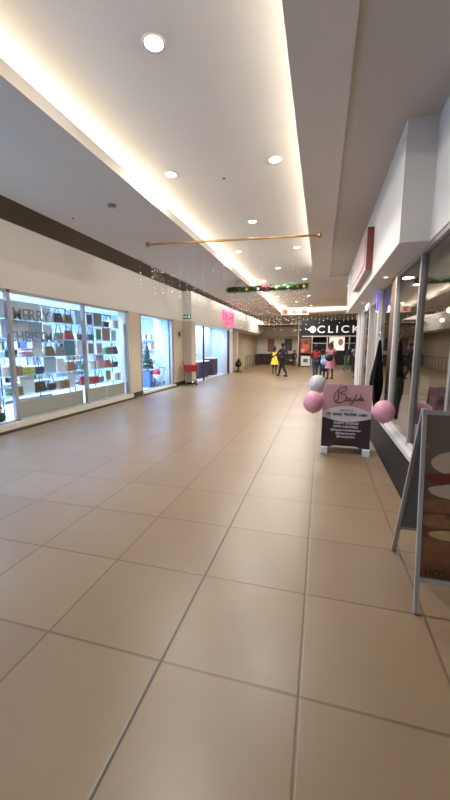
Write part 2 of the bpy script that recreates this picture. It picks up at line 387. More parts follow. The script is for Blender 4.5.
def strand(x, y, z, L, lab, grp, dens=.07, br=.006, sp=.0):
    m = MB(); m.tube([(0, 0, 0), (0, 0, -L)], .0008, wire, 4, False)
    k = 0; zz = -sp - rnd.random()*dens
    while zz > -L:
        m.ball((rnd.uniform(-.01, .01), rnd.uniform(-.01, .01), zz), br*rnd.uniform(.7, 1.3), bead, 6); zz -= dens*rnd.uniform(.6, 1.5)
    m.ball((0, 0, -L), br*1.3, bead, 6)
    return tag(m.build('icicle_light_string', loc=(x, y, z)), lab, 'light string', grp)
def barpt(u): return (-1.62+u*math.cos(R(5)), 6.2+u*math.sin(R(5)))
for i in range(20):
    u = -1.42 + (i/19)**2.0*2.8
    x, y = barpt(u)
    strand(x, y, 3.28, rnd.uniform(.65, .95) if i < 12 else rnd.uniform(.4, .7), 'thin string of tiny white lights hanging from the brass bar', 'icicle light strings on the brass bar', .10, .004, .4)
# garland
gr = [mat('garland_green', '#2c5032', .7, noise=.4, scale=30), mat('garland_light_green', '#5a8a50', .7, noise=.3, scale=30)]
t = thing('christmas_garland', 'thick green christmas garland with red baubles and bow', 'garland', (-1.77, 11.4, 3.31), R(-2))
m = MB(); m.tube([(-1.28+2.56*i/12, 0, .01*math.sin(i*1.7)) for i in range(13)], .08, gr[0], 8)
for i in range(2600):
    x = rnd.uniform(-1.3, 1.3); a = rnd.uniform(0, 2*PI); d = Vector((rnd.uniform(-.5, .5), math.cos(a), math.sin(a))).normalized()
    p = Vector((x, 0, 0)) + d*.04; q = p + d*rnd.uniform(.08, .16); s = d.cross(Vector((1, .3, .2))).normalized()*.018
    m.add([p-s, p+s, q], [(0, 1, 2)], gr[i % 2])
m.build('foliage', t)
for i, (x, c) in enumerate(((-.62, '#c9a64a'), (-.25, '#d8d8dc'), (.35, '#c9a64a'), (-.95, '#8a1f2a'), (.7, '#b8bcc4'), (1.0, '#8a1f2a'), (1.2, '#c9a64a'))):
    MB().ball((x, -.14, -.04), .05, mat('bauble'+c, c, .2, .6), 12).build('bauble', t)
bw = mat('magenta_red_ribbon', '#93325a', .5)
m = MB()
for s in (-1, 1):
    m.ball((.0+s*.08, -.17, .0), .075, bw, 12, .8, None, 1, .5)
    m.poly([(s*.02, -.17, 0), (s*.08, -.17, -.14), (s*.02, -.17, -.14)], bw)
m.ball((0, -.2, 0), .04, bw, 10); m.build('bow', t)
for s in (-1, 1): MB().tube([(1.1*s, 0, 0), (1.0*s, 0, .238 if s < 0 else .535)], .003, wire, 5).build('suspension_wire', t)
for i in range(34):
    x = -1.27+2.54*i/33
    strand(-1.77+x, 11.4-x*math.sin(R(2)), 3.23, rnd.uniform(.55, 1.35), 'string of tiny white lights hanging below the green garland', 'icicle light strings on the garland', .13, .009)
# light curtain at the far end and along the left void
tag(MB().bb(-4.25, 2.1, 23.78, 23.82, 3.535, 3.55, steel).build('light_string_rail'), 'thin rail under the far ceiling edge carrying strings of lights', 'rail')
tag(MB().bb(-4.38, -4.34, 7.9, 21.3, 3.535, 3.55, steel).build('light_string_rail'), 'thin rail along the left ceiling edge carrying strings of lights', 'rail')
for i in range(26):
    strand(-4.2+i*.25, 23.8, 3.54, rnd.uniform(.2, .55), 'short string of white lights hanging from the far ceiling edge', 'light strings on the far ceiling edge', .16, .016)
for i in range(22):
    strand(-4.36, 8.0+i*.62, 3.54, rnd.uniform(.25, .6), 'short string of white lights hanging from the left ceiling edge', 'light strings on the left ceiling edge', .13, .010)

# hanging pictogram sign
t = thing('hanging_sign', 'hanging white sign with three red pictogram squares', 'sign', (-1.5, 20, 3.38))
MB().box((0, 0, 0), (1.52, .05, .33), mat('sign_white_lit', '#d8c8bc', .6)).build('panel', t, .005)
rd = mat('pictogram_red', '#8a2a24', .6); pk = mat('pictogram_pink', '#b88078', .6)
m = MB(); m.box((-.5, -.03, 0), (.34, .01, .26), pk); m.box((-.5, -.038, 0), (.10, .01, .22), rd); m.ball((-.5, -.04, .08), .03, rd, 8); m.build('pictogram', t)
m = MB(); m.box((0, -.03, 0), (.34, .01, .26), pk)
m.lathe([(.07, 0), (.115, 0)], (0, -.038, 0), rd, 20, Matrix.Rotation(PI/2, 4, 'X')); m.lathe([(.0001, 0), (.04, 0)], (0, -.038, 0), rd, 12, Matrix.Rotation(PI/2, 4, 'X')); m.build('pictogram', t)
m = MB(); m.box((.5, -.03, 0), (.34, .01, .26), pk); m.poly([(.38, -.038, -.09), (.62, -.038, -.09), (.62, -.038, .08), (.55, -.038, -.01), (.5, -.038, .03), (.42, -.038, .1)], rd); m.build('pictogram', t)
for s in (-1, 1): MB().tube([(.6*s, 0, .16), (.6*s, 0, .465)], .006, steel, 6).build('suspension_rod', t)

# ------------------------------------------------------------------ wall signs
t = thing('exit_sign', 'green emergency exit sign on the left bulkhead corner', 'sign', (-5.02, 12.74, 2.6))
MB().box((0, -.02, 0), (.30, .035, .15), mat('exit_green', '#1f6b45', .5, emit=.15)).build('panel', t, .004)
em = mat('exit_white', '#e8fff0', .5, emit=.5)
m = MB()   # running man, arrow and door
m.ball((-.02, -.04, .04), .014, em, 8); m.tube([(-.02, -.04, .025), (-.03, -.04, -.01), (-.0, -.04, -.05)], .009, em, 6); m.tube([(-.03, -.04, -.01), (-.06, -.04, -.045)], .009, em, 6); m.tube([(-.05, -.04, .0), (-.02, -.04, .02), (.01, -.04, .0)], .007, em, 6)
m.box((.09, -.04, -.0), (.05, .004, .10), em); m.box((-.10, -.04, 0), (.05, .004, .02), em); m.poly([(-.145, -.042, 0), (-.115, -.042, .03), (-.115, -.042, -.03)], em)
m.build('pictogram', t)

t = thing('fire_alarm_bell', 'small round fire alarm bell on the beige pillar', 'alarm', (LX, 12.33, 1.94), PI/2)
MB().lathe([(.0001, 0), (.06, 0), (.09, .02), (.095, .03), (.0001, .05)][::-1], (0, 0, 0), mat('alarm_brown', '#6e4a3c', .4), 18, Matrix.Rotation(PI/2, 4, 'X')).build('bell', t)
MB().box((0, -.015, -.02), (.05, .03, .2), wallp).build('back_box', t)

# pink lettering on the far left fascia
t = thing('neon_shop_sign', 'glowing pink stacked lettering on the left fascia', 'sign', (LX2, 18.2, 2.95), PI/2)
pnk = mat('pink_neon', '#ff5f8f', .4, emit=1.1, ecol='#ff4f86')
MB().box((0, -.012, 0), (2.5, .02, .85), mat('pink_glow_backing', '#f49ab2', .5, emit=.35, ecol='#ff8fae')).build('backing', t, .004)
text('lettering', 'LEGiT', .62, pnk, (0, -.05, .10), (PI/2, 0, 0), t, .02, sx=1.5, bold=.012)
text('small_lettering', 'FASHION', .22, pnk, (.1, -.05, -.29), (PI/2, 0, 0), t, .015, sx=1.6, bold=.008)

# far store facade
fz = MB(); fz.bb(-1.68, 3.6, 27.0, 27.3, 2.30, 3.42, navy); struct('wall_store_sign_band', fz)
sw = mat('sign_letter_white', '#f2f0ea', .5, emit=.6)
t = thing('store_sign', 'white store name lettering on the dark far shopfront', 'sign', (0, 26.98, 2.72))
text('lettering', 'CLICKS', .72, sw, (-.38, -.02, -.01), (PI/2, 0, 0), t, .02, 'LEFT', 1.16, bold=.008, sp=1.38)
# emblem: pointed oval pair left of the name
m = MB(); m.lathe([(.0001, 0), (.24, 0), (.25, .01)], (-.68, 0, .02), sw, 24, Matrix.Rotation(PI/2, 4, 'X'), .95); m.poly([(-.72, -.02, -.16), (-1.1, -.02, .02), (-.72, -.02, .2)], sw)
m.build('emblem', t)
m = MB(); m.lathe([(.11, 0), (.15, 0)], (-.67, -.03, .02), mat('emblem_blue', '#3d6a8f', .5), 20, Matrix.Rotation(PI/2, 4, 'X'), 1.1); m.build('emblem_ring', t)

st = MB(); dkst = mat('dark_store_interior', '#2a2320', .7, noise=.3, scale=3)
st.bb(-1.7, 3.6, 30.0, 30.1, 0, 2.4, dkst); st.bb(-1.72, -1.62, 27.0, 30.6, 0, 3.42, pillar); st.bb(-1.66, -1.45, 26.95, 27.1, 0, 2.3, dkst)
struct('wall_store', st)
g = MB(); 
for x in (-.74, .35, 1.9, 3.0): g.bb(x, x+.08, 27.02, 27.1, 0, 2.3, whitefr)
g.bb(-1.5, 3.6, 27.0, 27.1, 2.2, 2.28, whitefr); g.bb(-.7, 3.4, 27.4, 27.45, 1.7, 1.76, alu)
struct('door_3', g)

# ------------------------------------------------------------------ far objects
def poster(name, label, cx, y, cz, w_, h_, cols, fr=black, face=-1, shapes=(), lit=0):
    t = thing(name, label, 'poster', (cx, y, cz))
    fo = MB().box((0, 0, 0), (w_+.06, .03, h_+.06), fr).build('frame', t)
    m = MB(); m.box((0, -.018, 0), (w_, .01, h_), mat('print'+cols[0], cols[0], .5, noise=.12, scale=4, emit=lit))  # lit gives the print a glow in place of light falling on it
    for k, (sx, sz, r, c, ez) in enumerate(shapes):
        m.ball((sx, -.025-.004*k, sz), r, mat('print'+c, c, .5), 14, ez, None, 1, .02)
    m.build('print', fo); return t
poster('wall_poster', 'dull red poster on the far beige wall above the dark counter', -4.25, 30.47, 1.6, .5, 1.0, ['#8f5f58'])
poster('wall_poster', 'dark grey picture on the far wall right of the red poster', -2.75, 30.47, 1.65, .55, .95, ['#4a4650'])
poster('store_poster', 'large pale poster of a smiling face in the store entrance', 1.08, 27.2, 1.72, 1.05, 1.0, ['#f2e0dc'], whitefr, lit=.8, shapes=((.26, .08, .17, '#8a6450', 1.4), (.26, .06, .12, '#c79a80', 1.4), (-.3, .1, .12, '#e8b8c0', 1)))
poster('store_poster', 'coral and brown poster beside the store entrance', -1.15, 26.9, 1.55, .72, 1.1, ['#7a4038'], dkst, lit=.3, shapes=((0, -.1, .24, '#c8604e', 1.3), (.02, .25, .13, '#5a3426', 1.2), (-.2, -.35, .16, '#e0907a', 1)))
t = thing('display_stand', 'white display stand with a dark label below the coral poster', 'stand', (-1.1, 26.3, 0))
MB().bb(-.33, .33, -.2, .2, .08, .8, white).build('body', t, .01); MB().bb(-.3, .3, -.18, .18, 0, .08, dark).build('base', t); MB().bb(-.15, .15, -.215, -.2, .35, .6, mat('label_grey', '#6a6662')).build('label_plate', t)
t = thing('service_counter', 'dark wooden counter against the far beige wall', 'counter', (-3.93, 29.85, 0))
dw = mat('dark_counter_wood', '#2b1d17', .45, noise=.25, scale=7)
MB().bb(-1.45, 1.6, -.35, .35, .0, .82, dw).build('body', t, .01); MB().bb(-1.5, 1.65, -.4, .4, .82, .87, dw).build('countertop', t, .01)
for i in range(8): MB().bb(-1.4+i*.38, -1.08+i*.38, -.37, -.35, .08, .76, mat('counter_panel', '#3a2720', .5)).build('panel', t)
t = thing('low_bench', 'low pale bench between the man and the dark figure', 'bench', (-2.1, 28.9, 0))
MB().bb(-.4, .4, -.2, .2, .36, .42, white).build('seat', t, .01)
for s in (-1, 1): MB().bb(.34*s-.03, .34*s+.03, -.18, .18, 0, .36, dark).build('leg', t)
t = thing('potted_plant', 'dark potted plant on a stand beside the passage entrance', 'plant', (-4.72, 20.1, 0))
MB().lathe([(.22, 0), (.24, .03), (.08, .06), (.05, .25), (.16, .32), (.2, .52), (.17, .52)], (0, 0, 0), black, 18).build('pot', t)
m = MB(); lf = mat('dark_leaf', '#25301f', .6, noise=.3, scale=20)
for i in range(60):
    a = rnd.uniform(0, 2*PI); e = rnd.uniform(.2, 1.4); L = rnd.uniform(.18, .38)
    d = Vector((math.cos(a)*math.cos(e), math.sin(a)*math.cos(e), math.sin(e))); s = d.cross(Vector((0, 0, 1))).normalized()*.025; p = Vector((0, 0, .5))
    m.add([p, p+d*L*.5+s, p+d*L, p+d*L*.5-s], [(0, 1, 2, 3)], lf)
m.build('foliage', t)
t = thing('queue_railing', 'low steel railing along the far left passage', 'railing', (-4.7, 24, 0))
MB().tube([(0, -2, .85), (0, 3, .85)], .02, steel, 8).build('handrail', t)
for i in range(9): MB().tube([(0, -2+i*.62, 0), (0, -2+i*.62, .85)], .014, mat('dark_rail', '#4a4038', .4, .5), 6).build('post', t)

# ------------------------------------------------------------------ right bulkhead box sign
t = thing('projecting_box_sign', 'mauve box sign with dark red end fixed to the right bulkhead', 'sign', (0, 0, 0))
mv = mat('mauve_sign_face', '#a98f90', .5, noise=.12, scale=4); dr = mat('dark_red_sign_end', '#7d3a38', .5, noise=.08)
MB().bb(.60, .699, 5.95, 8.2, 2.62, 3.25, mv).build('box', t, .004)
MB().bb(.604, .695, 5.935, 5.95, 2.63, 3.24, dr).build('end_panel', t)
MB().bb(.59, .60, 6.1, 8.05, 2.72, 3.15, mat('mauve_sign_inset', '#b59a98', .5, noise=.15, scale=5)).build('face_panel', t)

# ------------------------------------------------------------------ notice board with balloons
B0 = (.36, 4.85, 0)
t = thing('beauty_salon_notice_board', 'pink and dark upright notice board on white feet', 'sign board', B0, R(-2))
lean = Matrix.Rotation(R(-5), 4, 'X')
pinkb = mat('dusty_pink_print', '#bf949b', .5, noise=.08, scale=3); dkb = mat('dark_plum_print', '#33262e', .5, noise=.08); palep = mat('pale_ellipse_print', '#d3ccd2', .5, noise=.02)
def LN(p): return lean @ Vector(p)
m = MB()
pw = .315
m.add([LN((-pw, 0, .56)), LN((pw, 0, .56)), LN((pw, 0, .95)), LN((-pw, 0, .95)), LN((-pw, .02, .56)), LN((pw, .02, .56)), LN((pw, .02, .95)), LN((-pw, .02, .95))], [(0,1,2,3), (5,4,7,6), (3,2,6,7), (0,3,7,4), (1,5,6,2)], pinkb)
# dark lower half with arched bottom edge
N_ = 16; top = [(-pw + 2*pw*i/N_, .56) for i in range(N_+1)]; bot = [(-pw+2*pw*i/N_, .07 + (.07*math.sin(PI*min(1, max(0, (i-2)/(N_-4)))) if 2 <= i <= N_-2 else 0)) for i in range(N_+1)]
for i in range(N_):
    q = [bot[i], bot[i+1], top[i+1], top[i]]
    m.add([LN((x, 0, z)) for x, z in q]+[LN((x, .02, z)) for x, z in q], [(0,1,2,3), (7,6,5,4), (0,4,5,1), (2,6,7,3)], dkb)
m.build('front_panel', t)
m = MB()
pts_ = [LN((x, -.003, z)) for x, z in [(-pw, .50)]+[(-pw+2*pw*i/20, .585+.075*math.sin(PI*i/20)) for i in range(21)]+[(pw, .50)]+[(pw-2*pw*i/20, .50-.055*math.sin(PI*i/20)) for i in range(1, 20)]]
m.poly(pts_, palep); m.build('pale_ellipse', t)
blk = mat('print_black', '#1c161a', .6); wtx = mat('print_white', '#e6dde2', .6)
def btext(nm, s, z, size, mm, x=0, sx=1, shear=0, bold=.0): 
    p = LN((x, -.006, z)); return text(nm, s, size, mm, p, (PI/2-R(5), 0, 0), t, .001, 'CENTER', sx, shear, bold)
# cursive title drawn as a pen line
m = MB()
def pen(pts, r=.0035): m.tube([LN((x, -.006, z)) for x, z in pts], r, blk, 5)
def bez(ps, n=8):
    out = []
    for i in range(len(ps)-1):
        p0 = ps[max(i-1, 0)]; p1 = ps[i]; p2 = ps[i+1]; p3 = ps[min(i+2, len(ps)-1)]
        for k in range(n):
            u = k/n; out.append(tuple(.5*((2*p1[j])+(-p0[j]+p2[j])*u+(2*p0[j]-5*p1[j]+4*p2[j]-p3[j])*u*u+(-p0[j]+3*p1[j]-3*p2[j]+p3[j])*u**3) for j in (0, 1)))
    return out+[ps[-1]]
pen(bez([(-.12, .885), (-.11, .78), (-.14, .72), (-.17, .74), (-.16, .82), (-.09, .91), (-.03, .92), (-.02, .88), (-.09, .83), (-.02, .81), (-.02, .74), (-.10, .70), (-.155, .71)]), .0045)
pen(bez([(.02, .775), (-.005, .775), (-.01, .74), (.015, .735), (.03, .775), (.03, .735), (.05, .74)]))
pen(bez([(.05, .775), (.055, .74), (.08, .745), (.085, .775), (.075, .70), (.045, .68), (.06, .715), (.10, .745)]))
pen(bez([(.10, .745), (.115, .83), (.105, .74), (.125, .74), (.145, .775), (.13, .74), (.15, .735), (.16, .77)]))
pen(bez([(.16, .745), (.175, .83), (.168, .74), (.185, .74), (.205, .765), (.195, .78), (.19, .745), (.22, .745)]))
m.build('script_title', t)
btext('heading_text', 'SERVICES', .60, .034, blk, 0, 1.3)
btext('services_text', 'UV  NAILS  BROWS  LASH', .545, .046, blk, .0, 1.0, 0, .0022)
for z, s, c in ((.425, 'CLIENT LOUNGE', .75), (.375, 'WITH CONTROL', 1), (.33, '@beautystudio&nailsbar', 1), (.285, '@beautystudio', 1), (.24, '@beautysalon', 1)):
    btext('notice_text', s, z, .042, wtx, 0, 1.0 if len(s) < 16 else .95, 0, .001 if z > .34 else .0004)
for s in (-1, 1):
    MB().box(LN((s*.27, .01, .045)), (.09, .16, .085), white).build('foot', t, .004)
m = MB(); m.add([LN((-pw, .02, .95)), LN((pw, .02, .95)), (pw, .34, .02), (-pw, .34, .02)], [(0, 1, 2, 3)], dkb); m.build('back_panel', t)
def balloon(c, r, m_, lab, rim=None):
    t = thing('balloon', lab, 'balloon', c)
    MB().lathe([(max(1e-4, r*math.sin(PI*i/16)*(1 - .12*(i < 6)*(6-i)/6)), -r*1.1*math.cos(PI*i/16)) for i in range(17)], (0, 0, 0), m_, 24).build('envelope', t)
    MB().lathe([(.004, -r*1.08), (.014, -r*1.2), (.0001, -r*1.2)], (0, 0, 0), m_, 10).build('knot', t)
    return t
pb = mat('pink_latex', '#e3a0b6', .3, noise=.03, spec=.6)
balloon((-.075, 4.74, .72), .135, pb, 'pink balloon tied to the left edge of the notice board')
balloon((.80, 4.74, .63), .135, pb, 'pink balloon tied to the right edge of the notice board')
balloon((-.035, 5.05, .93), .12, mat('silver_latex', '#cfcccf', .3, 0, noise=.05), 'silver grey balloon at the top left corner of the notice board')

# ------------------------------------------------------------------ food A-board
AX0, AX1 = .545, 1.15
t = thing('food_pavement_sign', 'aluminium A-frame pavement sign with a food poster', 'sign board', (0, 0, 0))
apx = Vector((0, 2.22, 1.09)); t['label'] = 'aluminium A-frame pavement sign with a food poster at the right photo edge'
def slant(y1, x0, x1, z0, z1, nm, m_, th=.018, off=0, bev=.002):
    # a slab in the plane from apex to foot (y1, 0)
    def P(x, z, o):
        u = 1-z/1.09; y = 2.22+(y1-2.22)*u; n = Vector((0, -1.09 if y1 < 2.22 else 1.09, (2.22-y1) if y1 < 2.22 else (y1-2.22))).normalized()
        return Vector((x+.035*z/1.09, y, z)) + n*o
    m = MB(); vs = [P(x, z, o) for o in (off, off+th) for (x, z) in ((x0, z0), (x1, z0), (x1, z1), (x0, z1))]
    m.add(vs, [(0,1,2,3), (7,6,5,4), (0,4,5,1), (1,5,6,2), (2,6,7,3), (3,7,4,0)], m_); return m.build(nm, t, bev), P
ff = mat('poster_brown', '#6b4a38', .35, noise=.35, scale=7)
def poster_backdrop():
    m = bpy.data.materials.new('poster_backdrop'); m.use_nodes = True; nt = m.node_tree; N = nt.nodes; L = nt.links; b = N['Principled BSDF']; b.inputs['Roughness'].default_value = .35
    tc = N.new('ShaderNodeTexCoord'); sp = N.new('ShaderNodeSeparateXYZ'); L.new(tc.outputs['Object'], sp.inputs[0])
    n = N.new('ShaderNodeTexNoise'); n.inputs['Scale'].default_value = 9; n.inputs['Detail'].default_value = 5; L.new(tc.outputs['Object'], n.inputs['Vector'])
    a = N.new('ShaderNodeMath'); a.operation = 'MULTIPLY_ADD'; L.new(n.outputs['Fac'], a.inputs[0]); a.inputs[1].default_value = .16; L.new(sp.outputs[2], a.inputs[2])
    mr = N.new('ShaderNodeMapRange'); L.new(a.outputs[0], mr.inputs[0]); mr.inputs[1].default_value = .2; mr.inputs[2].default_value = 1.15
    cr_ = N.new('ShaderNodeValToRGB'); L.new(mr.outputs[0], cr_.inputs[0]); e = cr_.color_ramp.elements
    e[0].position = 0; e[0].color = lin('#3a2418'); e[1].position = 1; e[1].color = lin('#6d6056')
    for p_, c_ in ((.10, '#6b3f24'), (.25, '#8a5a38'), (.38, '#5c3c26'), (.48, '#6e4a34'), (.56, '#58463a'), (.75, '#66584c')):
        q = e.new(p_); q.color = lin(c_)
    L.new(cr_.outputs[0], b.inputs['Base Color']); return m
_, PF = slant(1.93, AX0+.022, AX1-.022, .19, 1.06, 'poster', poster_backdrop(), .006, .004)
for x in (AX0, AX1-.022): slant(1.93, x, x+.022, 0, 1.09, 'leg', alu, .022)
for z in (.165, 1.06): slant(1.93, AX0, AX1, z, z+.025, 'rail', alu, .022)
gp = mat('grey_back_panel', '#6f7478', .5)
slant(2.54, AX0+.02, AX1-.02, .22, 1.06, 'back_panel', gp, .006)
for x in (AX0, AX1-.03): slant(2.54, x, x+.03, 0, 1.09, 'leg', alu, .02)
slant(2.54, AX0, AX1, .20, .225, 'rail', alu, .02)
m = MB()
def pshape(pts2, c, k, nz=.35):
    mm = mat('food'+c, c, .4, noise=nz, scale=22)
    m.poly([PF(AX0+.04+max(-.015, x-.075), z, .011+.0012*k) for x, z in pts2], mm)
def oval(cx, cz, a, b, n=20, w=0): return [(cx+a*math.cos(2*PI*i/n)*(1+w*math.sin(5*i)), cz+b*math.sin(2*PI*i/n)*(1+w*math.cos(7*i))) for i in range(n)]
wmax = .56
def clip(ps): return [(min(max(x, 0), wmax), min(max(z, .20), 1.04)) for x, z in ps]
pshape(clip(oval(.045, .885, .035, .010)), '#a8803a', 1)
pshape(clip(oval(.36, .80, .27, .085, 40)), '#b7a493', 1, .15)
pshape(clip(oval(.33, .715, .285, .04, 40, .03)), '#6a2022', 2)
pshape(clip(oval(.36, .65, .28, .05, 40, .02)), '#b5a594', 3, .2)
pshape(clip(oval(.17, .57, .15, .035, 40, .08)), '#80563a', 4)
pshape(clip(oval(.40, .50, .22, .06, 40, .12)), '#45432a', 5)
pshape(clip(oval(.14, .49, .11, .035, 40, .08)), '#8a6240', 5)
pshape(clip(oval(.21, .42, .12, .026, 40, .03)), '#b39a6a', 6)
pshape(clip(oval(.42, .38, .2, .045, 40, .06)), '#96694a', 6)
pshape(clip(oval(.27, .30, .27, .035, 40, .04)), '#7c5034', 7)
m.build('food_picture', t)
o = text('poster_text', 'HOT DOGS', .05, black, PF(AX0+.17, .222, .026), (PI/2-math.atan2(.29, 1.09), 0, 0), t, .001)

# ------------------------------------------------------------------ black garment
t = thing('hanging_black_garment', 'long black garment hanging beside the right shop doorway', 'garment', (.87, 5.88, 0), 0)
bk = mat('black_cloth', '#070608', 1, noise=.3, scale=9, spec=.1)
prof = [(1.66, .03, 0), (1.6, .06, .0), (1.45, .10, .02), (1.25, .16, .06), (1.05, .24, .10), (.92, .26, .12), (.8, .24, .10), (.65, .14, .03), (.5, .11, 0), (.36, .07, -.02)]
m = MB(); vs = []; n = 28
for z, r, off in prof:
    for k in range(n):
        a = 2*PI*k/n; rr = r*(1+.14*math.sin(6*a+z*3))
        vs.append((rr*math.cos(a)*.32, rr*math.sin(a)*1.25+off, z*.94))
m.add(vs, [(i*n+k, i*n+(k+1) % n, (i+1)*n+(k+1) % n, (i+1)*n+k) for i in range(len(prof)-1) for k in range(n)], bk, True)
m.poly(vs[:n], bk); m.poly(vs[-n:], bk); m.build('cloth', t)
MB().tube([(0, -.12, 1.62), (0, 0, 1.69), (0, .12, 1.62)], .008, steel, 6).tube([(0, 0, 1.69), (0, 0, 1.76), (.09, 0, 1.78)], .005, steel, 6).build('hanger', t)
# small items behind glass: blue-white boards by the door
t = thing('white_notice_stand', 'small white notice stand inside the right shop window', 'stand', (1.25, 6.2, 0))
MB().bb(-.02, .02, -.16, .16, .35, .95, white).build('board', t, .004); MB().tube([(0, 0, 0), (0, 0, .36)], .015, alu, 8).build('post', t); MB().lathe([(.0001, 0), (.14, 0), (.13, .02), (.0001, .02)], (0, 0, 0), alu, 16).build('base', t)

# cafe furniture in the right shop
def chair(x, y, rz, lab, cm):
    t = thing('cafe_chair', lab, 'chair', (x, y, 0), rz, 'cafe chairs behind the right window')
    MB().bb(-.2, .2, -.2, .2, .43, .46, cm).build('seat', t, .008)
    MB().bb(-.19, .19, .18, .2, .62, .88, cm).build('backrest', t, .008)
    for sx in (-1, 1):
        for sy in (-1, 1): MB().tube([(sx*.18, sy*.18, 0), (sx*.17, sy*.17, .43 if sy < 0 else .9)], .012, steel, 6).build('leg', t)
cg = mat('pale_green_seat', '#a9c0b0', .5)
for i, (x, y, rz) in enumerate(((1.9, 5.0, .3), (2.6, 6.2, 2.8), (1.8, 7.6, -1.2), (2.9, 4.3, 1.8))):
    chair(x, y, rz, ['pale green cafe chair just inside the right window', 'pale green cafe chair behind the second table', 'pale green cafe chair near the right shop door', 'pale green cafe chair deepest in the cafe'][i], cg)
for i, (x, y) in enumerate(((2.1, 5.8), (2.4, 8.2))):
    t = thing('cafe_table', ['small round cafe table behind the right window', 'small round cafe table near the shop door'][i], 'table', (x, y, 0))
    MB().lathe([(.0001, .72), (.35, .72), (.36, .735), (.35, .75), (.0001, .75)], (0, 0, 0), cream, 28).build('table_top', t)
    MB().tube([(0, 0, .03), (0, 0, .72)], .03, steel, 10).build('pedestal', t); MB().lathe([(.2, 0), (.22, .01), (.05, .04), (.0001, .04)], (0, 0, 0), steel, 20).build('base', t)
for i, (x, y) in enumerate(((2.0, 6.6), (2.6, 9.0), (1.7, 4.6))):
    t = thing('pendant_lamp', ['glowing pendant bulb seen through the right window', 'glowing pendant bulb deeper in the right shop', 'glowing pendant bulb nearest in the right shop'][i], 'lamp', (x, y, 2.6))
    MB().tube([(0, 0, 0), (0, 0, -.5)], .004, black, 5).build('cord', t); MB().ball((0, 0, -.55), .05, mat('warm_bulb', '#fff0d0', .4, emit=12, ecol='#ffe6b8'), 12).build('bulb', t)

# ------------------------------------------------------------------ shop displays (left)
zrow = [.56, .92, 1.27, 1.62, 1.97]
COLS = {'white': '#e4e9ee', 'pale blue': '#a9c7de', 'black': '#16161c', 'orange': '#a85a34', 'teal': '#2f7f92', 'red': '#a32a3a', 'pink': '#c9a0b8', 'lime yellow': '#c3cc5a', 'olive': '#6f6a4a', 'dark blue': '#263a66', 'green': '#4f8a6a', 'grey': '#7c828c', 'tan': '#9a7f62'}
def cm(c): return mat('display_'+c.replace(' ', '_'), COLS[c], .5, noise=.15, scale=14)
protos = {}
def pgeo(kind, c):
    """list of (part name, MeshBuilder) with origin at the bottom centre, width along Y"""
    M_ = cm(c); out = []
    if kind == 'handbag':
        m = MB(); w0, w1, h = .15, .11, .2
        m.add([(-.05, -w0, 0), (-.05, w0, 0), (.05, w0, 0), (.05, -w0, 0), (-.02, -w1, h), (-.02, w1, h), (.02, w1, h), (.02, -w1, h)], [(0,1,2,3), (7,6,5,4), (0,4,5,1), (1,5,6,2), (2,6,7,3), (3,7,4,0)], M_); out.append(('bag_body', m, .012))
        out.append(('handle', MB().tube([(0, -.07, h-.01)]+[(0, -.07*math.cos(a), h+.09*math.sin(a)) for a in [PI*k/8 for k in range(1, 8)]]+[(0, .07, h-.01)], .008, black, 6), 0))
        out.append(('clasp', MB().box((.045, 0, .13), (.012, .03, .02), brass), 0))
    elif kind == 'framed_print':
        out.append(('frame', MB().bb(-.012, .012, -.12, .12, 0, .29, white), .003)); out.append(('print', MB().bb(.012, .015, -.095, .095, .03, .26, M_), 0))
    elif kind == 'gift_box':
        out.append(('box', MB().bb(-.1, .1, -.13, .13, 0, .17, M_), .004)); out.append(('lid', MB().bb(-.105, .105, -.135, .135, .17, .2, white), .004))
        out.append(('ribbon', MB().bb(.106, .109, -.015, .015, 0, .2, cm('red')), 0))
    elif kind == 'display_card':
        out.append(('panel', MB().bb(-.01, .01, -.17, .17, 0, .33, M_), .003)); out.append(('stand', MB().bb(-.1, -.01, -.02, .02, 0, .03, steel), 0))
    elif kind == 'folded_towel':
        m = MB()
        for k in range(3): m.bb(-.09, .09, -.13, .13, .002+k*.055, .05+k*.055, M_)
        out.append(('towel_stack', m, .015))
    elif kind == 'shoulder_bag':
        m = MB(); m.bb(-.04, .04, -.1, .1, 0, .14, M_); out.append(('bag_body', m, .015)); out.append(('strap', MB().tube([(0, -.09, .13), (0, -.03, .31), (0, .03, .31), (0, .09, .13)], .009, black, 6), 0)); out.append(('flap', MB().bb(.04, .048, -.1, .1, .06, .14, M_), .003))
    return out
KN = {'handbag': 'handbag', 'framed_print': 'framed print', 'gift_box': 'gift box', 'display_card': 'upright card', 'folded_towel': 'folded stack', 'shoulder_bag': 'shoulder bag'}
CT = {'handbag': 'bag', 'framed_print': 'picture', 'gift_box': 'gift box', 'display_card': 'card', 'folded_towel': 'towels', 'shoulder_bag': 'bag'}
def item(kind, c, x, y, z, lab):
    key = (kind, c)
    if key not in protos:
        r = thing(kind, lab, CT[kind], (x, y, z), 0, 'goods on the window shelves')
        for nm, mb, bev in pgeo(kind, c): mb.build(nm, r, bev)
        protos[key] = r
    else:
        r = dup(protos[key]); r.location = (x, y, z); r['label'] = lab
    return r
ORD = ['first', 'second', 'third', 'fourth', 'fifth', 'sixth', 'seventh', 'eighth', 'ninth', 'tenth', 'eleventh', 'twelfth']
ROWN = ['lowest', 'second lowest', 'middle', 'second highest', 'highest']
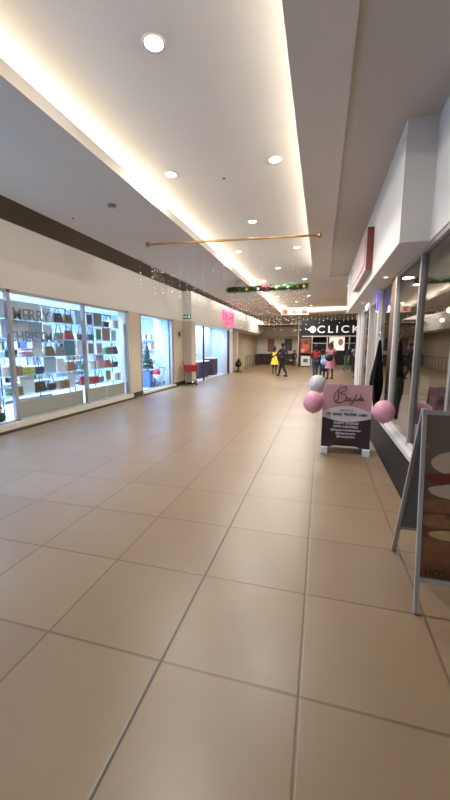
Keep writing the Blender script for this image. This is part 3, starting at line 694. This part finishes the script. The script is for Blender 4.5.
layout = [  # rows bottom to top; left to right in the photo, Y from near to far
 [('olive','folded_towel'),('white','display_card'),('black','handbag'),('black','shoulder_bag'),('tan','gift_box'),('white','framed_print'),('red','handbag'),('red','gift_box'),('grey','shoulder_bag'),('tan','framed_print'),('white','gift_box')],
 [('tan','gift_box'),('lime yellow','folded_towel'),('dark blue','shoulder_bag'),('pale blue','display_card'),('white','framed_print'),('orange','handbag'),('green','shoulder_bag'),('white','gift_box'),('pink','display_card'),('orange','handbag'),('black','shoulder_bag')],
 [('black','shoulder_bag'),('pink','folded_towel'),('white','framed_print'),('olive','handbag'),('grey','handbag'),('teal','display_card'),('white','display_card'),('grey','framed_print'),('pink','framed_print'),('green','gift_box'),('black','handbag')],
 [('white','display_card'),('white','display_card'),('pale blue','display_card'),('white','framed_print'),('grey','shoulder_bag'),('red','handbag'),('black','shoulder_bag'),('dark blue','shoulder_bag'),('green','framed_print'),('tan','display_card'),('pale blue','framed_print')],
 [('white','display_card'),('white','display_card'),('white','display_card'),('white','framed_print'),('black','handbag'),('olive','handbag'),('pale blue','display_card'),('dark blue','framed_print'),('grey','display_card'),('black','shoulder_bag'),('white','gift_box')]]
shx = -5.52
gls = mat('clear_shelf', '#cfe6ee', .1, alpha=.55)
for bi, (ya, yb) in enumerate(((3.1, 4.86), (4.99, 6.84), (6.96, 8.6))):
    t = thing('display_rack', ['glass and steel display rack in the window cut by the photo edge', 'glass and steel display rack in the window behind the lettering', 'glass and steel display rack in the window beside the pillar'][bi], 'shelving', (shx, ya, 0))
    for y in (.03, (yb-ya)/2, yb-ya-.03):
        MB().tube([(-.13, y, .04), (-.13, y, 2.3)], .012, black, 6).build('upright', t)
    for z in zrow: MB().bb(-.14, .14, 0, yb-ya, z-.02, z-.006, gls).build('shelf', t)
    MB().tube([(-.13, 0, 2.3), (-.13, yb-ya, 2.3)], .012, black, 6).build('top_rail', t)
for r, row in enumerate(layout):
    for i, (c, kd) in enumerate(row):
        y = (5.13+i*.31) if i < 6 else (7.10+(i-6)*.335)
        if r == 4 and kd == 'display_card': pass
        item(kd, c, shx+.03, y, zrow[r]-.005, f"{c} {KN[kd]} on the {ROWN[r]} shelf, {ORD[10-i]} from the pillar")
for r in range(5):
    for i, (c, kd) in enumerate([layout[(r+2) % 5][j] for j in (2, 5, 8)]):
        item(kd, c, shx+.03, 4.05+i*.33, zrow[r]-.005, f"{c} {KN[kd]} on the {ROWN[r]} shelf at left photo edge, {ORD[2-i]} from frame")
# fabric panels hanging behind lower part at left edge
tag(MB().bb(-5.36, -5.35, 4.3, 4.72, .45, .95, mat('pale_blue_sheet', '#9db8c8', .6)).build('window_sheet'), 'pale blue sheet standing low in the window at the left photo edge', 'sheet')
tag(MB().bb(-5.36, -5.35, 4.3, 4.68, 1.55, 2.2, mat('pale_blue_sheet', '#9db8c8')).build('window_sheet'), 'pale blue sheet high in the window at the left photo edge', 'sheet')
t = thing('santa_toy', 'red and green christmas soft toy low at the left photo edge', 'toy', (-5.30, 4.62, .16))
MB().ball((0, 0, .09), .09, mat('toy_green', '#1f4028', .8), 12).build('body', t); MB().ball((0, -.02, .22), .06, white, 12).build('head', t); MB().lathe([(.07, 0), (.04, .06), (.0001, .13)], (0, -.02, .24), redp, 12).build('hat', t)

# window lettering
lt = mat('silver_window_letters', '#7b8592', .4, .1)
o = text('window_lettering', 'MERRY', .30, lt, (LX-.035, 5.42, 2.02), (PI/2, 0, PI/2), None, .003, sx=.95, bold=.004); tag(o, 'silver word MERRY on the left shop window', 'lettering')
o = text('window_lettering', 'CHRISTMAS', .27, lt, (LX-.035, 5.52, 1.63), (PI/2, 0, PI/2), None, .003, sx=.95, bold=.004); tag(o, 'silver word CHRISTMAS below the word MERRY on the window', 'lettering')

# store shelves deep inside first shop
def gondola(x, y, rz, lab, w_=1.6):
    t = thing('shop_shelving', lab, 'shelving', (x, y, .04), rz)
    MB().bb(-w_/2, w_/2, .17, .2, 0, 2.0, white).build('back_panel', t)
    for s in (-1, 1): MB().bb(s*w_/2-.015, s*w_/2+.015, -.2, .2, 0, 2.0, alu).build('side_panel', t)
    for z in (.12, .52, .92, 1.32, 1.7): MB().bb(-w_/2, w_/2, -.2, .17, z-.02, z, white).build('shelf', t)
    return t
bx = {}
def stock(x, y, rz, w_=1.6, n=7):
    for z in (.12, .52, .92, 1.32, 1.7):
        for i in range(n):
            c = rnd.choice(list(COLS)) if rnd.random() < .45 else rnd.choice(['white', 'pale blue', 'white', 'grey'])
            if c not in bx:
                o = MB().bb(-.08, .08, -.08, .08, 0, .22, cm(c)).build('boxed_product', None, .006); bx[c] = o
            else: o = bx[c].copy(); COL.objects.link(o)
            lx = -w_/2+(i+.5)*w_/n; c_, s_ = math.cos(rz), math.sin(rz)
            o.location = (x+lx*c_, y+lx*s_, .041+z); o.rotation_euler = (0, 0, rz)
            tag(o, f'{c} carton among the goods on the shelves deep inside the shop', 'box', f'{c} cartons on the deep shop shelves')
for i, (x, y, rz, lab) in enumerate(((-7.6, 4.6, PI/2, 'white shop shelving full of cartons behind the lettered window'), (-7.6, 7.4, PI/2, 'white shop shelving full of cartons behind the window beside the pillar'), (-6.85, 12.72, 0, 'white shop shelving full of cartons behind the christmas tree'), (-9.2, 11.0, PI/2, 'white shop shelving deep behind the christmas tree window'))):
    gondola(x, y, rz, lab); stock(x, y, rz)

# second bay: tree, boxes, tricycle
t = thing('christmas_tree', 'small dark green christmas tree in the second shop window', 'tree', (-5.93, 11.15, .62))
m = MB(); tg = mat('tree_green', '#1d3b35', .8, noise=.3, scale=30)
for k in range(6):
    z = .08+k*.14; r = .27*(1-k/6.6)
    m.lathe([(r, z), (r*.55, z+.09), (.02, z+.2)], (0, 0, 0), tg, 18)
for i in range(500):
    z = rnd.uniform(.06, .85); r = .29*(1-z/.98); a = rnd.uniform(0, 2*PI); d = Vector((math.cos(a), math.sin(a), -.25)); p = Vector((0, 0, z))+d*r*.7; s = Vector((-d.y, d.x, 0))*.012
    m.add([p-s, p+s, p+d*.09], [(0, 1, 2)], tg)
m.build('foliage', t); MB().tube([(0, 0, 0), (0, 0, .12)], .025, mat('trunk_brown', '#5a4030'), 8).build('trunk', t)
for i in range(12):
    z = .12+.06*i; a = i*2.4; r = .25*(1-z/1.0); MB().ball((r*math.cos(a), r*math.sin(a), z), .022, [redp, brass, white][i % 3], 8).build('bauble', t)
t = thing('gift_box', 'large blue gift box under the christmas tree', 'gift box', (-5.93, 11.15, .04))
MB().bb(-.2, .2, -.24, .24, 0, .47, mat('gift_blue', '#2f5aa8', .5)).build('box', t, .006); MB().bb(-.21, .21, -.25, .25, .47, .575, mat('gift_blue', '#2f5aa8')).build('lid', t, .006); MB().bb(.201, .205, -.03, .03, 0, .47, white).build('ribbon', t)
t = thing('toy_pram', 'white and red doll pram with dark wheels in the second window', 'toy', (-5.57, 11.22, .04), R(90)); t.scale = (1.1, 1.1, 1.2)
m = MB(); m.lathe([(.05, .24), (.13, .27), (.17, .38), (.16, .38), (.12, .29)], (0, 0, 0), white, 18, None, 1.3, .9); m.build('basket', t)
MB().ball((-.10, 0, .42), .14, redp, 14, .9, None, .8, .95).build('hood', t)
MB().tube([(.2, -.1, .36), (.34, -.1, .56), (.34, .1, .56), (.2, .1, .36)], .01, black, 6).build('handle', t)
for sx in (-1, 1):
    for sy in (-1, 1):
        wv = MB(); wv.lathe([(.07, -.012), (.085, -.012), (.085, .012), (.07, .012), (.07, -.012)], (sx*.15, sy*.13, .085), black, 18, Matrix.Rotation(PI/2, 4, 'X')); wv.box((sx*.15, sy*.13, .085), (.14, .008, .012), steel); wv.box((sx*.15, sy*.13, .085), (.012, .008, .14), steel); wv.build('wheel', t)
MB().tube([(-.15, .12, .09), (.1, .1, .28)], .008, steel, 6).tube([(.15, .12, .09), (-.1, .1, .28)], .008, steel, 6).tube([(-.15, -.12, .09), (.1, -.1, .28)], .008, steel, 6).tube([(.15, -.12, .09), (-.1, -.1, .28)], .008, steel, 6).build('chassis', t)

# red basket trolley by the pillar
t = thing('basket_trolley', 'red basket trolley with chrome frame beside the beige pillar', 'trolley', (-4.78, 12.45, 0), R(20)); t.scale = (.85, .85, .95)
m = MB(); a0, b0, a1, b1 = .26, .16, .34, .22
m.add([(-a0, -b0, .55), (a0, -b0, .55), (a0, b0, .55), (-a0, b0, .55), (-a1, -b1, .80), (a1, -b1, .80), (a1, b1, .80), (-a1, b1, .80)], [(0,1,2,3), (0,4,5,1), (1,5,6,2), (2,6,7,3), (3,7,4,0)], redp)
for z, e in ((.80, .015), (.68, .008)):
    u = (z-.55)/.25; A = a0+(a1-a0)*u+.006; B = b0+(b1-b0)*u+.006
    m.tube([(-A, -B, z), (A, -B, z), (A, B, z), (-A, B, z), (-A, -B, z)], e, redp, 6)
m.build('basket', t)
m = MB()
for sx in (-1, 1):
    for sy in (-1, 1): m.tube([(sx*.22, sy*.14, .56), (sx*.24, sy*.16, .1)], .016, steel, 6)
m.tube([(-.24, -.16, .14), (.24, -.16, .14), (.24, .16, .14), (-.24, .16, .14), (-.24, -.16, .14)], .009, steel, 6); m.build('frame', t)
MB().tube([(-.3, -.16, .8), (-.42, -.16, .95), (-.42, .16, .95), (-.3, .16, .8)], .012, steel, 6).build('handle', t)
MB().bb(-.2, .2, -.14, .14, .15, .17, steel).build('lower_tray', t)
for sx in (-1, 1):
    for sy in (-1, 1): MB().lathe([(.0001, -.012), (.045, -.012), (.045, .012), (.0001, .012)], (sx*.24, sy*.16, .045), black, 14, Matrix.Rotation(PI/2, 4, 'X')).tube([(sx*.24, sy*.16, .05), (sx*.24, sy*.16, .12)], .008, steel, 6).build('wheel', t)

# second shop contents
t = thing('wall_poster', 'teal poster high inside the second shop', 'poster', (-6.0, 14.9, 2.1), PI/2)
MB().box((0, 0, 0), (1.1, .03, .5), white).build('frame', t); MB().box((0, -.02, 0), (1.0, .01, .42), mat('teal_print', '#3f8fa8', .5, noise=.3, scale=3)).build('print', t)
MB().bb(-.008, .008, .0, .01, .25, .5, steel).build('hanging_wire', t)
def dtable(y, w_, lab, c, h=.8):
    t = thing('display_table', lab, 'table', (-5.55, y, .012))
    MB().bb(-.25, .25, -w_/2, w_/2, h-.06, h, white).build('table_top', t, .004); MB().bb(-.22, .22, -w_/2+.03, w_/2-.03, .1, h-.06, c).build('body', t); MB().bb(-.2, .2, -w_/2+.06, w_/2-.06, 0, .1, dark).build('plinth', t)
dtable(15.6, 1.5, 'dark purple display table in the middle of the second shop entrance', mat('dark_purple', '#2a2444', .5, noise=.3, scale=5))
dtable(17.4, .9, 'dark display table at the far side of the second shop entrance', mat('dark_brown_print', '#3a2c34', .5, noise=.3, scale=6), .9)
t = thing('magazine_stand', 'black wire stand with pale magazines at the second shop entrance', 'stand', (-5.15, 13.75, .012), PI/2)
for s in (-1, 1): MB().tube([(s*.22, .1, 0), (s*.22, .1, 1.5)], .012, black, 6).build('upright', t)
for k, z in enumerate((.2, .5, .8, 1.1)):
    MB().bb(-.22, .22, -.08, .1, z-.02, z, black).build('shelf', t)
for k, (z, c) in enumerate(((.2, 'pink'), (.5, 'pale blue'), (.8, 'red'), (1.1, 'dark blue'))):
    o = MB().bb(-.16, .16, -.02, .02, 0, .24, cm(c)).build('magazine', None, .003, (-5.15, 13.75, z+.012)); o.rotation_euler = (0, 0, PI/2); tag(o, f'{c} magazine facing out on the black wire stand', 'magazine', 'magazines on the wire stand')

# ------------------------------------------------------------------ people
def skin_obj(name, J, E, root, m, parent, sub=1):
    names = list(J); me = bpy.data.meshes.new(name)
    me.from_pydata([J[n][0] for n in names], [(names.index(a), names.index(b)) for a, b in E], [])
    src = bpy.data.objects.new('src', me); COL.objects.link(src)
    md = src.modifiers.new('skin', 'SKIN'); md.use_smooth_shade = True
    lay = me.skin_vertices[0].data if me.skin_vertices else None
    if lay is None:
        bmx = bmesh.new(); bmx.from_mesh(me); bmx.verts.layers.skin.verify(); bmx.to_mesh(me); bmx.free(); lay = me.skin_vertices[0].data
    for i, n in enumerate(names):
        r = J[n][1]; lay[i].radius = (r, r) if not isinstance(r, tuple) else r; lay[i].use_root = (n == root)
    ss = src.modifiers.new('sub', 'SUBSURF'); ss.levels = sub; ss.render_levels = sub
    bpy.context.view_layer.update()
    m2 = bpy.data.meshes.new_from_object(src.evaluated_get(bpy.context.evaluated_depsgraph_get()))
    bpy.data.objects.remove(src); bpy.data.meshes.remove(me)
    m2.name = name; m2.materials.clear(); m2.materials.append(m)
    for p in m2.polygons: p.use_smooth = True
    o = bpy.data.objects.new(name, m2); COL.objects.link(o); o.parent = parent
    return o

def person(label, loc, rz, H, skin, hairc, top, bottom, shoe, stride=.2, arms=None, sleeve='short', dress=None, hair='short', lean=0, fem=False, kneel=0):
    """local frame: facing +Y, feet at z = 0"""
    t = thing('person', label, 'person', loc, rz)
    k = H/1.7
    V = lambda x, y, z: Vector((x*k, (y + lean*max(0, z-.9))*k, z*k))
    sk = mat('skin_'+skin, skin, .55, noise=.05); hm = mat('hair_'+hairc, hairc, .7, noise=.25, scale=30)
    hw = .085; shw = .165 if fem else .185
    A = arms or {-1: ((-.23, -.03, 1.12), (-.24, .06, .88)), 1: ((.23, -.03, 1.12), (.24, .06, .88))}
    J = {'pel': (V(0, 0, .93), .105*k), 'wst': (V(0, .0, 1.07), .095*k), 'chs': (V(0, 0, 1.25), .11*k), 'nkb': (V(0, 0, 1.40), .06*k), 'nk': (V(0, .005, 1.47), .045*k), 'hd': (V(0, .02, 1.56), (.078*k, .085*k)), 'ht': (V(0, .01, 1.645), (.06*k, .07*k))}
    E = [('pel', 'wst'), ('wst', 'chs'), ('chs', 'nkb'), ('nkb', 'nk'), ('nk', 'hd'), ('hd', 'ht')]
    for s in (-1, 1):
        n = 'L' if s < 0 else 'R'
        st = stride*s
        J['sh'+n] = (V(s*shw, 0, 1.37), .05*k); el, hn = A[s]
        J['el'+n] = (V(*el), .038*k); J['wr'+n] = (V(*hn), .025*k)
        d = (V(*hn)-V(*el)).normalized(); J['pm'+n] = (V(*hn)+d*.06*k, .024*k)
        E += [('chs', 'sh'+n), ('sh'+n, 'el'+n), ('el'+n, 'wr'+n), ('wr'+n, 'pm'+n)]
        side = d.cross(Vector((s, 0, 0))).normalized()
        for fi, (o_, ln, up_) in enumerate(((-.027, .075, 0), (-.009, .088, 0), (.009, .083, 0), (.026, .065, 0), (.034, .04, 1))):
            base = J['pm'+n][0]+side*o_*k + d*(.012*k if not up_ else -.03*k)
            tip = base + (d*(1 if not up_ else .7)+side*(.1*o_/.03 if not up_ else .8)).normalized()*ln*k + Vector((-s*.018*k, 0, 0))
            J[f'f{fi}a{n}'] = (base, .0085*k); J[f'f{fi}b{n}'] = (tip, .0075*k)
            E += [('pm'+n, f'f{fi}a{n}'), (f'f{fi}a{n}', f'f{fi}b{n}')]
        J['hp'+n] = (V(s*hw, 0, .86), .085*k)
        J['kn'+n] = (V(s*.09, st*.5+.05, .49), .058*k); J['an'+n] = (V(s*.09, st-.02, .09 if st >= 0 else .12), .038*k); J['to'+n] = (V(s*.10, st+.13, .045), .032*k)
        E += [('pel', 'hp'+n), ('hp'+n, 'kn'+n), ('kn'+n, 'an'+n), ('an'+n, 'to'+n)]
    skin_obj('body', J, E, 'pel', sk, t)
    def grow(keys, f, add=0): return {q: (J[q][0], (J[q][1] if not isinstance(J[q][1], tuple) else J[q][1][0])*f+add*k) for q in keys}
    tm = mat('cloth_'+top, top, .85, noise=.12, scale=14)
    ks = ['pel', 'wst', 'chs', 'nkb', 'shL', 'shR']
    JJ = grow(ks, 1.14, .008); JJ['pel'] = (J['pel'][0]-Vector((0, 0, .02*k)), .13*k); JJ['nkb'] = (J['nkb'][0]-Vector((0, 0, .02*k)), .065*k)
    EE = [('pel', 'wst'), ('wst', 'chs'), ('chs', 'nkb'), ('chs', 'shL'), ('chs', 'shR')]
    for n in 'LR':
        a = J['sh'+n][0]; b_ = J['el'+n][0]
        if sleeve == 'short': JJ['sl'+n] = (a.lerp(b_, .65), .055*k); EE.append(('sh'+n, 'sl'+n))
        elif sleeve == 'long': JJ['el'+n] = (b_, .052*k); JJ['cf'+n] = (b_.lerp(J['wr'+n][0], .92), .038*k); EE += [('sh'+n, 'el'+n), ('el'+n, 'cf'+n)]
    skin_obj('top' if not dress else 'bodice', JJ, EE, 'pel', tm, t)
    if dress:
        dm = mat('cloth_'+dress[0], dress[0], .85, noise=.15, scale=12); flare, zb = dress[1], dress[2]
        n = 32; vs = []; rows = [(1.12, .115), (1.0, .15), (.9, .18), ((.9+zb)/2, (.18+flare)/2), (zb, flare)]
        for z, r in rows:
            for q in range(n):
                a = 2*PI*q/n; rr = r*(1+.07*math.sin(8*a)*max(0, (1.0-z)/(1.0-zb))); p = V(rr*math.cos(a), rr*math.sin(a)*.85, z); vs.append(p)
        m = MB(); m.add(vs, [(i*n+q, (i+1)*n+q, (i+1)*n+(q+1) % n, i*n+(q+1) % n) for i in range(len(rows)-1) for q in range(n)], dm, True); m.build('skirt', t)
    else:
        bm_ = mat('cloth_'+bottom, bottom, .85, noise=.12, scale=14)
        JJ = {'pel': (J['pel'][0], .118*k)}; EE = []
        for n in 'LR':
            JJ['hp'+n] = (J['hp'+n][0], .098*k); JJ['kn'+n] = (J['kn'+n][0], .073*k); JJ['an'+n] = (J['an'+n][0]+Vector((0, 0, .0)), .058*k)
            EE += [('pel', 'hp'+n), ('hp'+n, 'kn'+n), ('kn'+n, 'an'+n)]
        skin_obj('trousers', JJ, EE, 'pel', bm_, t)
    shm = mat('shoe_'+shoe, shoe, .5)
    for s, n in ((-1, 'L'), (1, 'R')):
        a = J['an'+n][0]; m = MB()
        m.ball((a.x, a.y+.06*k, .05*k), .05*k, shm, 14, .9, None, .95, 2.7); m.build('shoe', t)
    hd = J['hd'][0]
    if hair != 'none':
        m = MB(); m.ball(hd+Vector((0, -.015*k, .035*k)), .095*k, hm, 16, 1.12, None, .98, 1.02)
        if hair == 'long': m.ball(hd+Vector((0, -.05*k, -.10*k)), .10*k, hm, 16, 1.9, None, 1.15, .7)
        if hair == 'bun': m.ball(hd+Vector((0, -.05*k, .14*k)), .05*k, hm, 12)
        m.build('hair', t)
    m = MB()
    m.ball(hd+Vector((0, .088*k, -.005*k)), .014*k, sk, 8, 1.6); m.build('nose', t)
    for s in (-1, 1):
        MB().ball(hd+Vector((s*.03*k, .075*k, .02*k)), .010*k, black, 8).build('eye', t); MB().ball(hd+Vector((s*.082*k, 0, .0)), .02*k, sk, 8, 1.4, None, .5, 1).build('ear', t)
    MB().ball(hd+Vector((0, .078*k, -.042*k)), .022*k, mat('lip', '#7a3a38', .5), 8, .3, None, 1, .4).build('mouth', t)
    return t, k, J

person('man in a dark suit striding beside the girl in yellow', (-1.83, 17.4, 0), R(60), 1.68, '#3a2820', '#120e0c', '#2a2630', '#1c1a20', '#0e0d10', .30, {-1: ((-.26, .12, 1.15), (-.30, .30, 1.02)), 1: ((.25, -.12, 1.13), (.27, -.10, .88))}, 'long')
person('girl in a bright yellow dress walking away', (-2.42, 18.9, 0), R(10), 1.46, '#4a3025', '#120e0c', '#ecd648', '#000000', '#3a2420', .10, {-1: ((-.24, 0, 1.14), (-.20, .06, .92)), 1: ((.26, -.03, 1.15), (.30, .02, .92))}, 'none', ('#ecd648', .27, .60), 'bun', 0, True)
person('woman in a red top and blue jeans beside the pale blue shopper', (-.24, 16.9, 0), R(12), 1.56, '#3a261e', '#15100e', '#b02a32', '#3a4a60', '#1a1618', .14, None, 'short', None, 'short', 0, True)
tt, k, J = person('child in a pale blue top between the red top and pink dress', (.08, 17.3, 0), R(-8), 1.34, '#3a261e', '#15100e', '#8fb4dc', '#20305a', '#14141c', .10, None, 'short', None, 'short', 0, True)
tt, k, J = person('woman in a dusty pink dress with long reddish brown hair', (.42, 16.55, 0), R(160), 1.68, '#5a3a2e', '#4a2420', '#c47f8c', '#000', '#4a2a22', .06, {-1: ((-.25, .02, 1.14), (-.13, .20, 1.10)), 1: ((.25, .02, 1.14), (.18, .16, .98))}, 'short', ('#c98a98', .24, .50), 'long', 0, True)
person('person in green trousers and navy top leaning at the store entrance', (1.42, 21.6, 0), R(-75), 1.60, '#3a261e', '#15100e', '#1c2444', '#2f6a44', '#c8b4ae', .10, {-1: ((-.2, .2, 1.15), (-.15, .42, 1.1)), 1: ((.2, .2, 1.15), (.15, .42, 1.0))}, 'long', None, 'short', .35)
person('man in a grey top and dark trousers beside the ribbed column', (1.58, 17.3, 0), R(25), 1.66, '#3a261e', '#15100e', '#8a8a90', '#221e22', '#0e0d10', .12, None, 'short')
person('small dark figure standing by the store wall', (-1.95, 26.6, 0), R(0), 1.25, '#2e201a', '#100c0a', '#2a2022', '#1c1616', '#0e0d10', .05, None, 'long')
person('person in dark clothes waiting behind the leaning person', (1.95, 22.6, 0), R(5), 1.66, '#3a261e', '#15100e', '#20243c', '#241e20', '#0e0d10', .06, None, 'long')

def bag(lab, loc, rz, c, s=1.0):
    t = thing('shopping_bag', lab, 'bag', loc, rz); m = MB()
    m.ball((0, 0, .17*s), .17*s, mat('bag_'+c, c, .6, noise=.15), 16, 1.0, None, 1.0, .55); m.build('bag_body', t)
    MB().tube([(-.06*s, 0, .3*s), (-.03*s, 0, .47*s), (.03*s, 0, .47*s), (.06*s, 0, .3*s)], .008*s, mat('bag_'+c, c), 6).build('handle', t)
bag('bulky navy shopping bag hanging low beside the blue jeans', (.17, 16.85, .30), 0, '#1c2a50', 1.15)
bag('pale blue carrier bag held between the red top and pink dress', (.12, 16.6, .64), 0, '#a8c4ea', .8)
bag('black handbag held in front of the pink dress', (.36, 16.10, .82), 0, '#141014', .9)
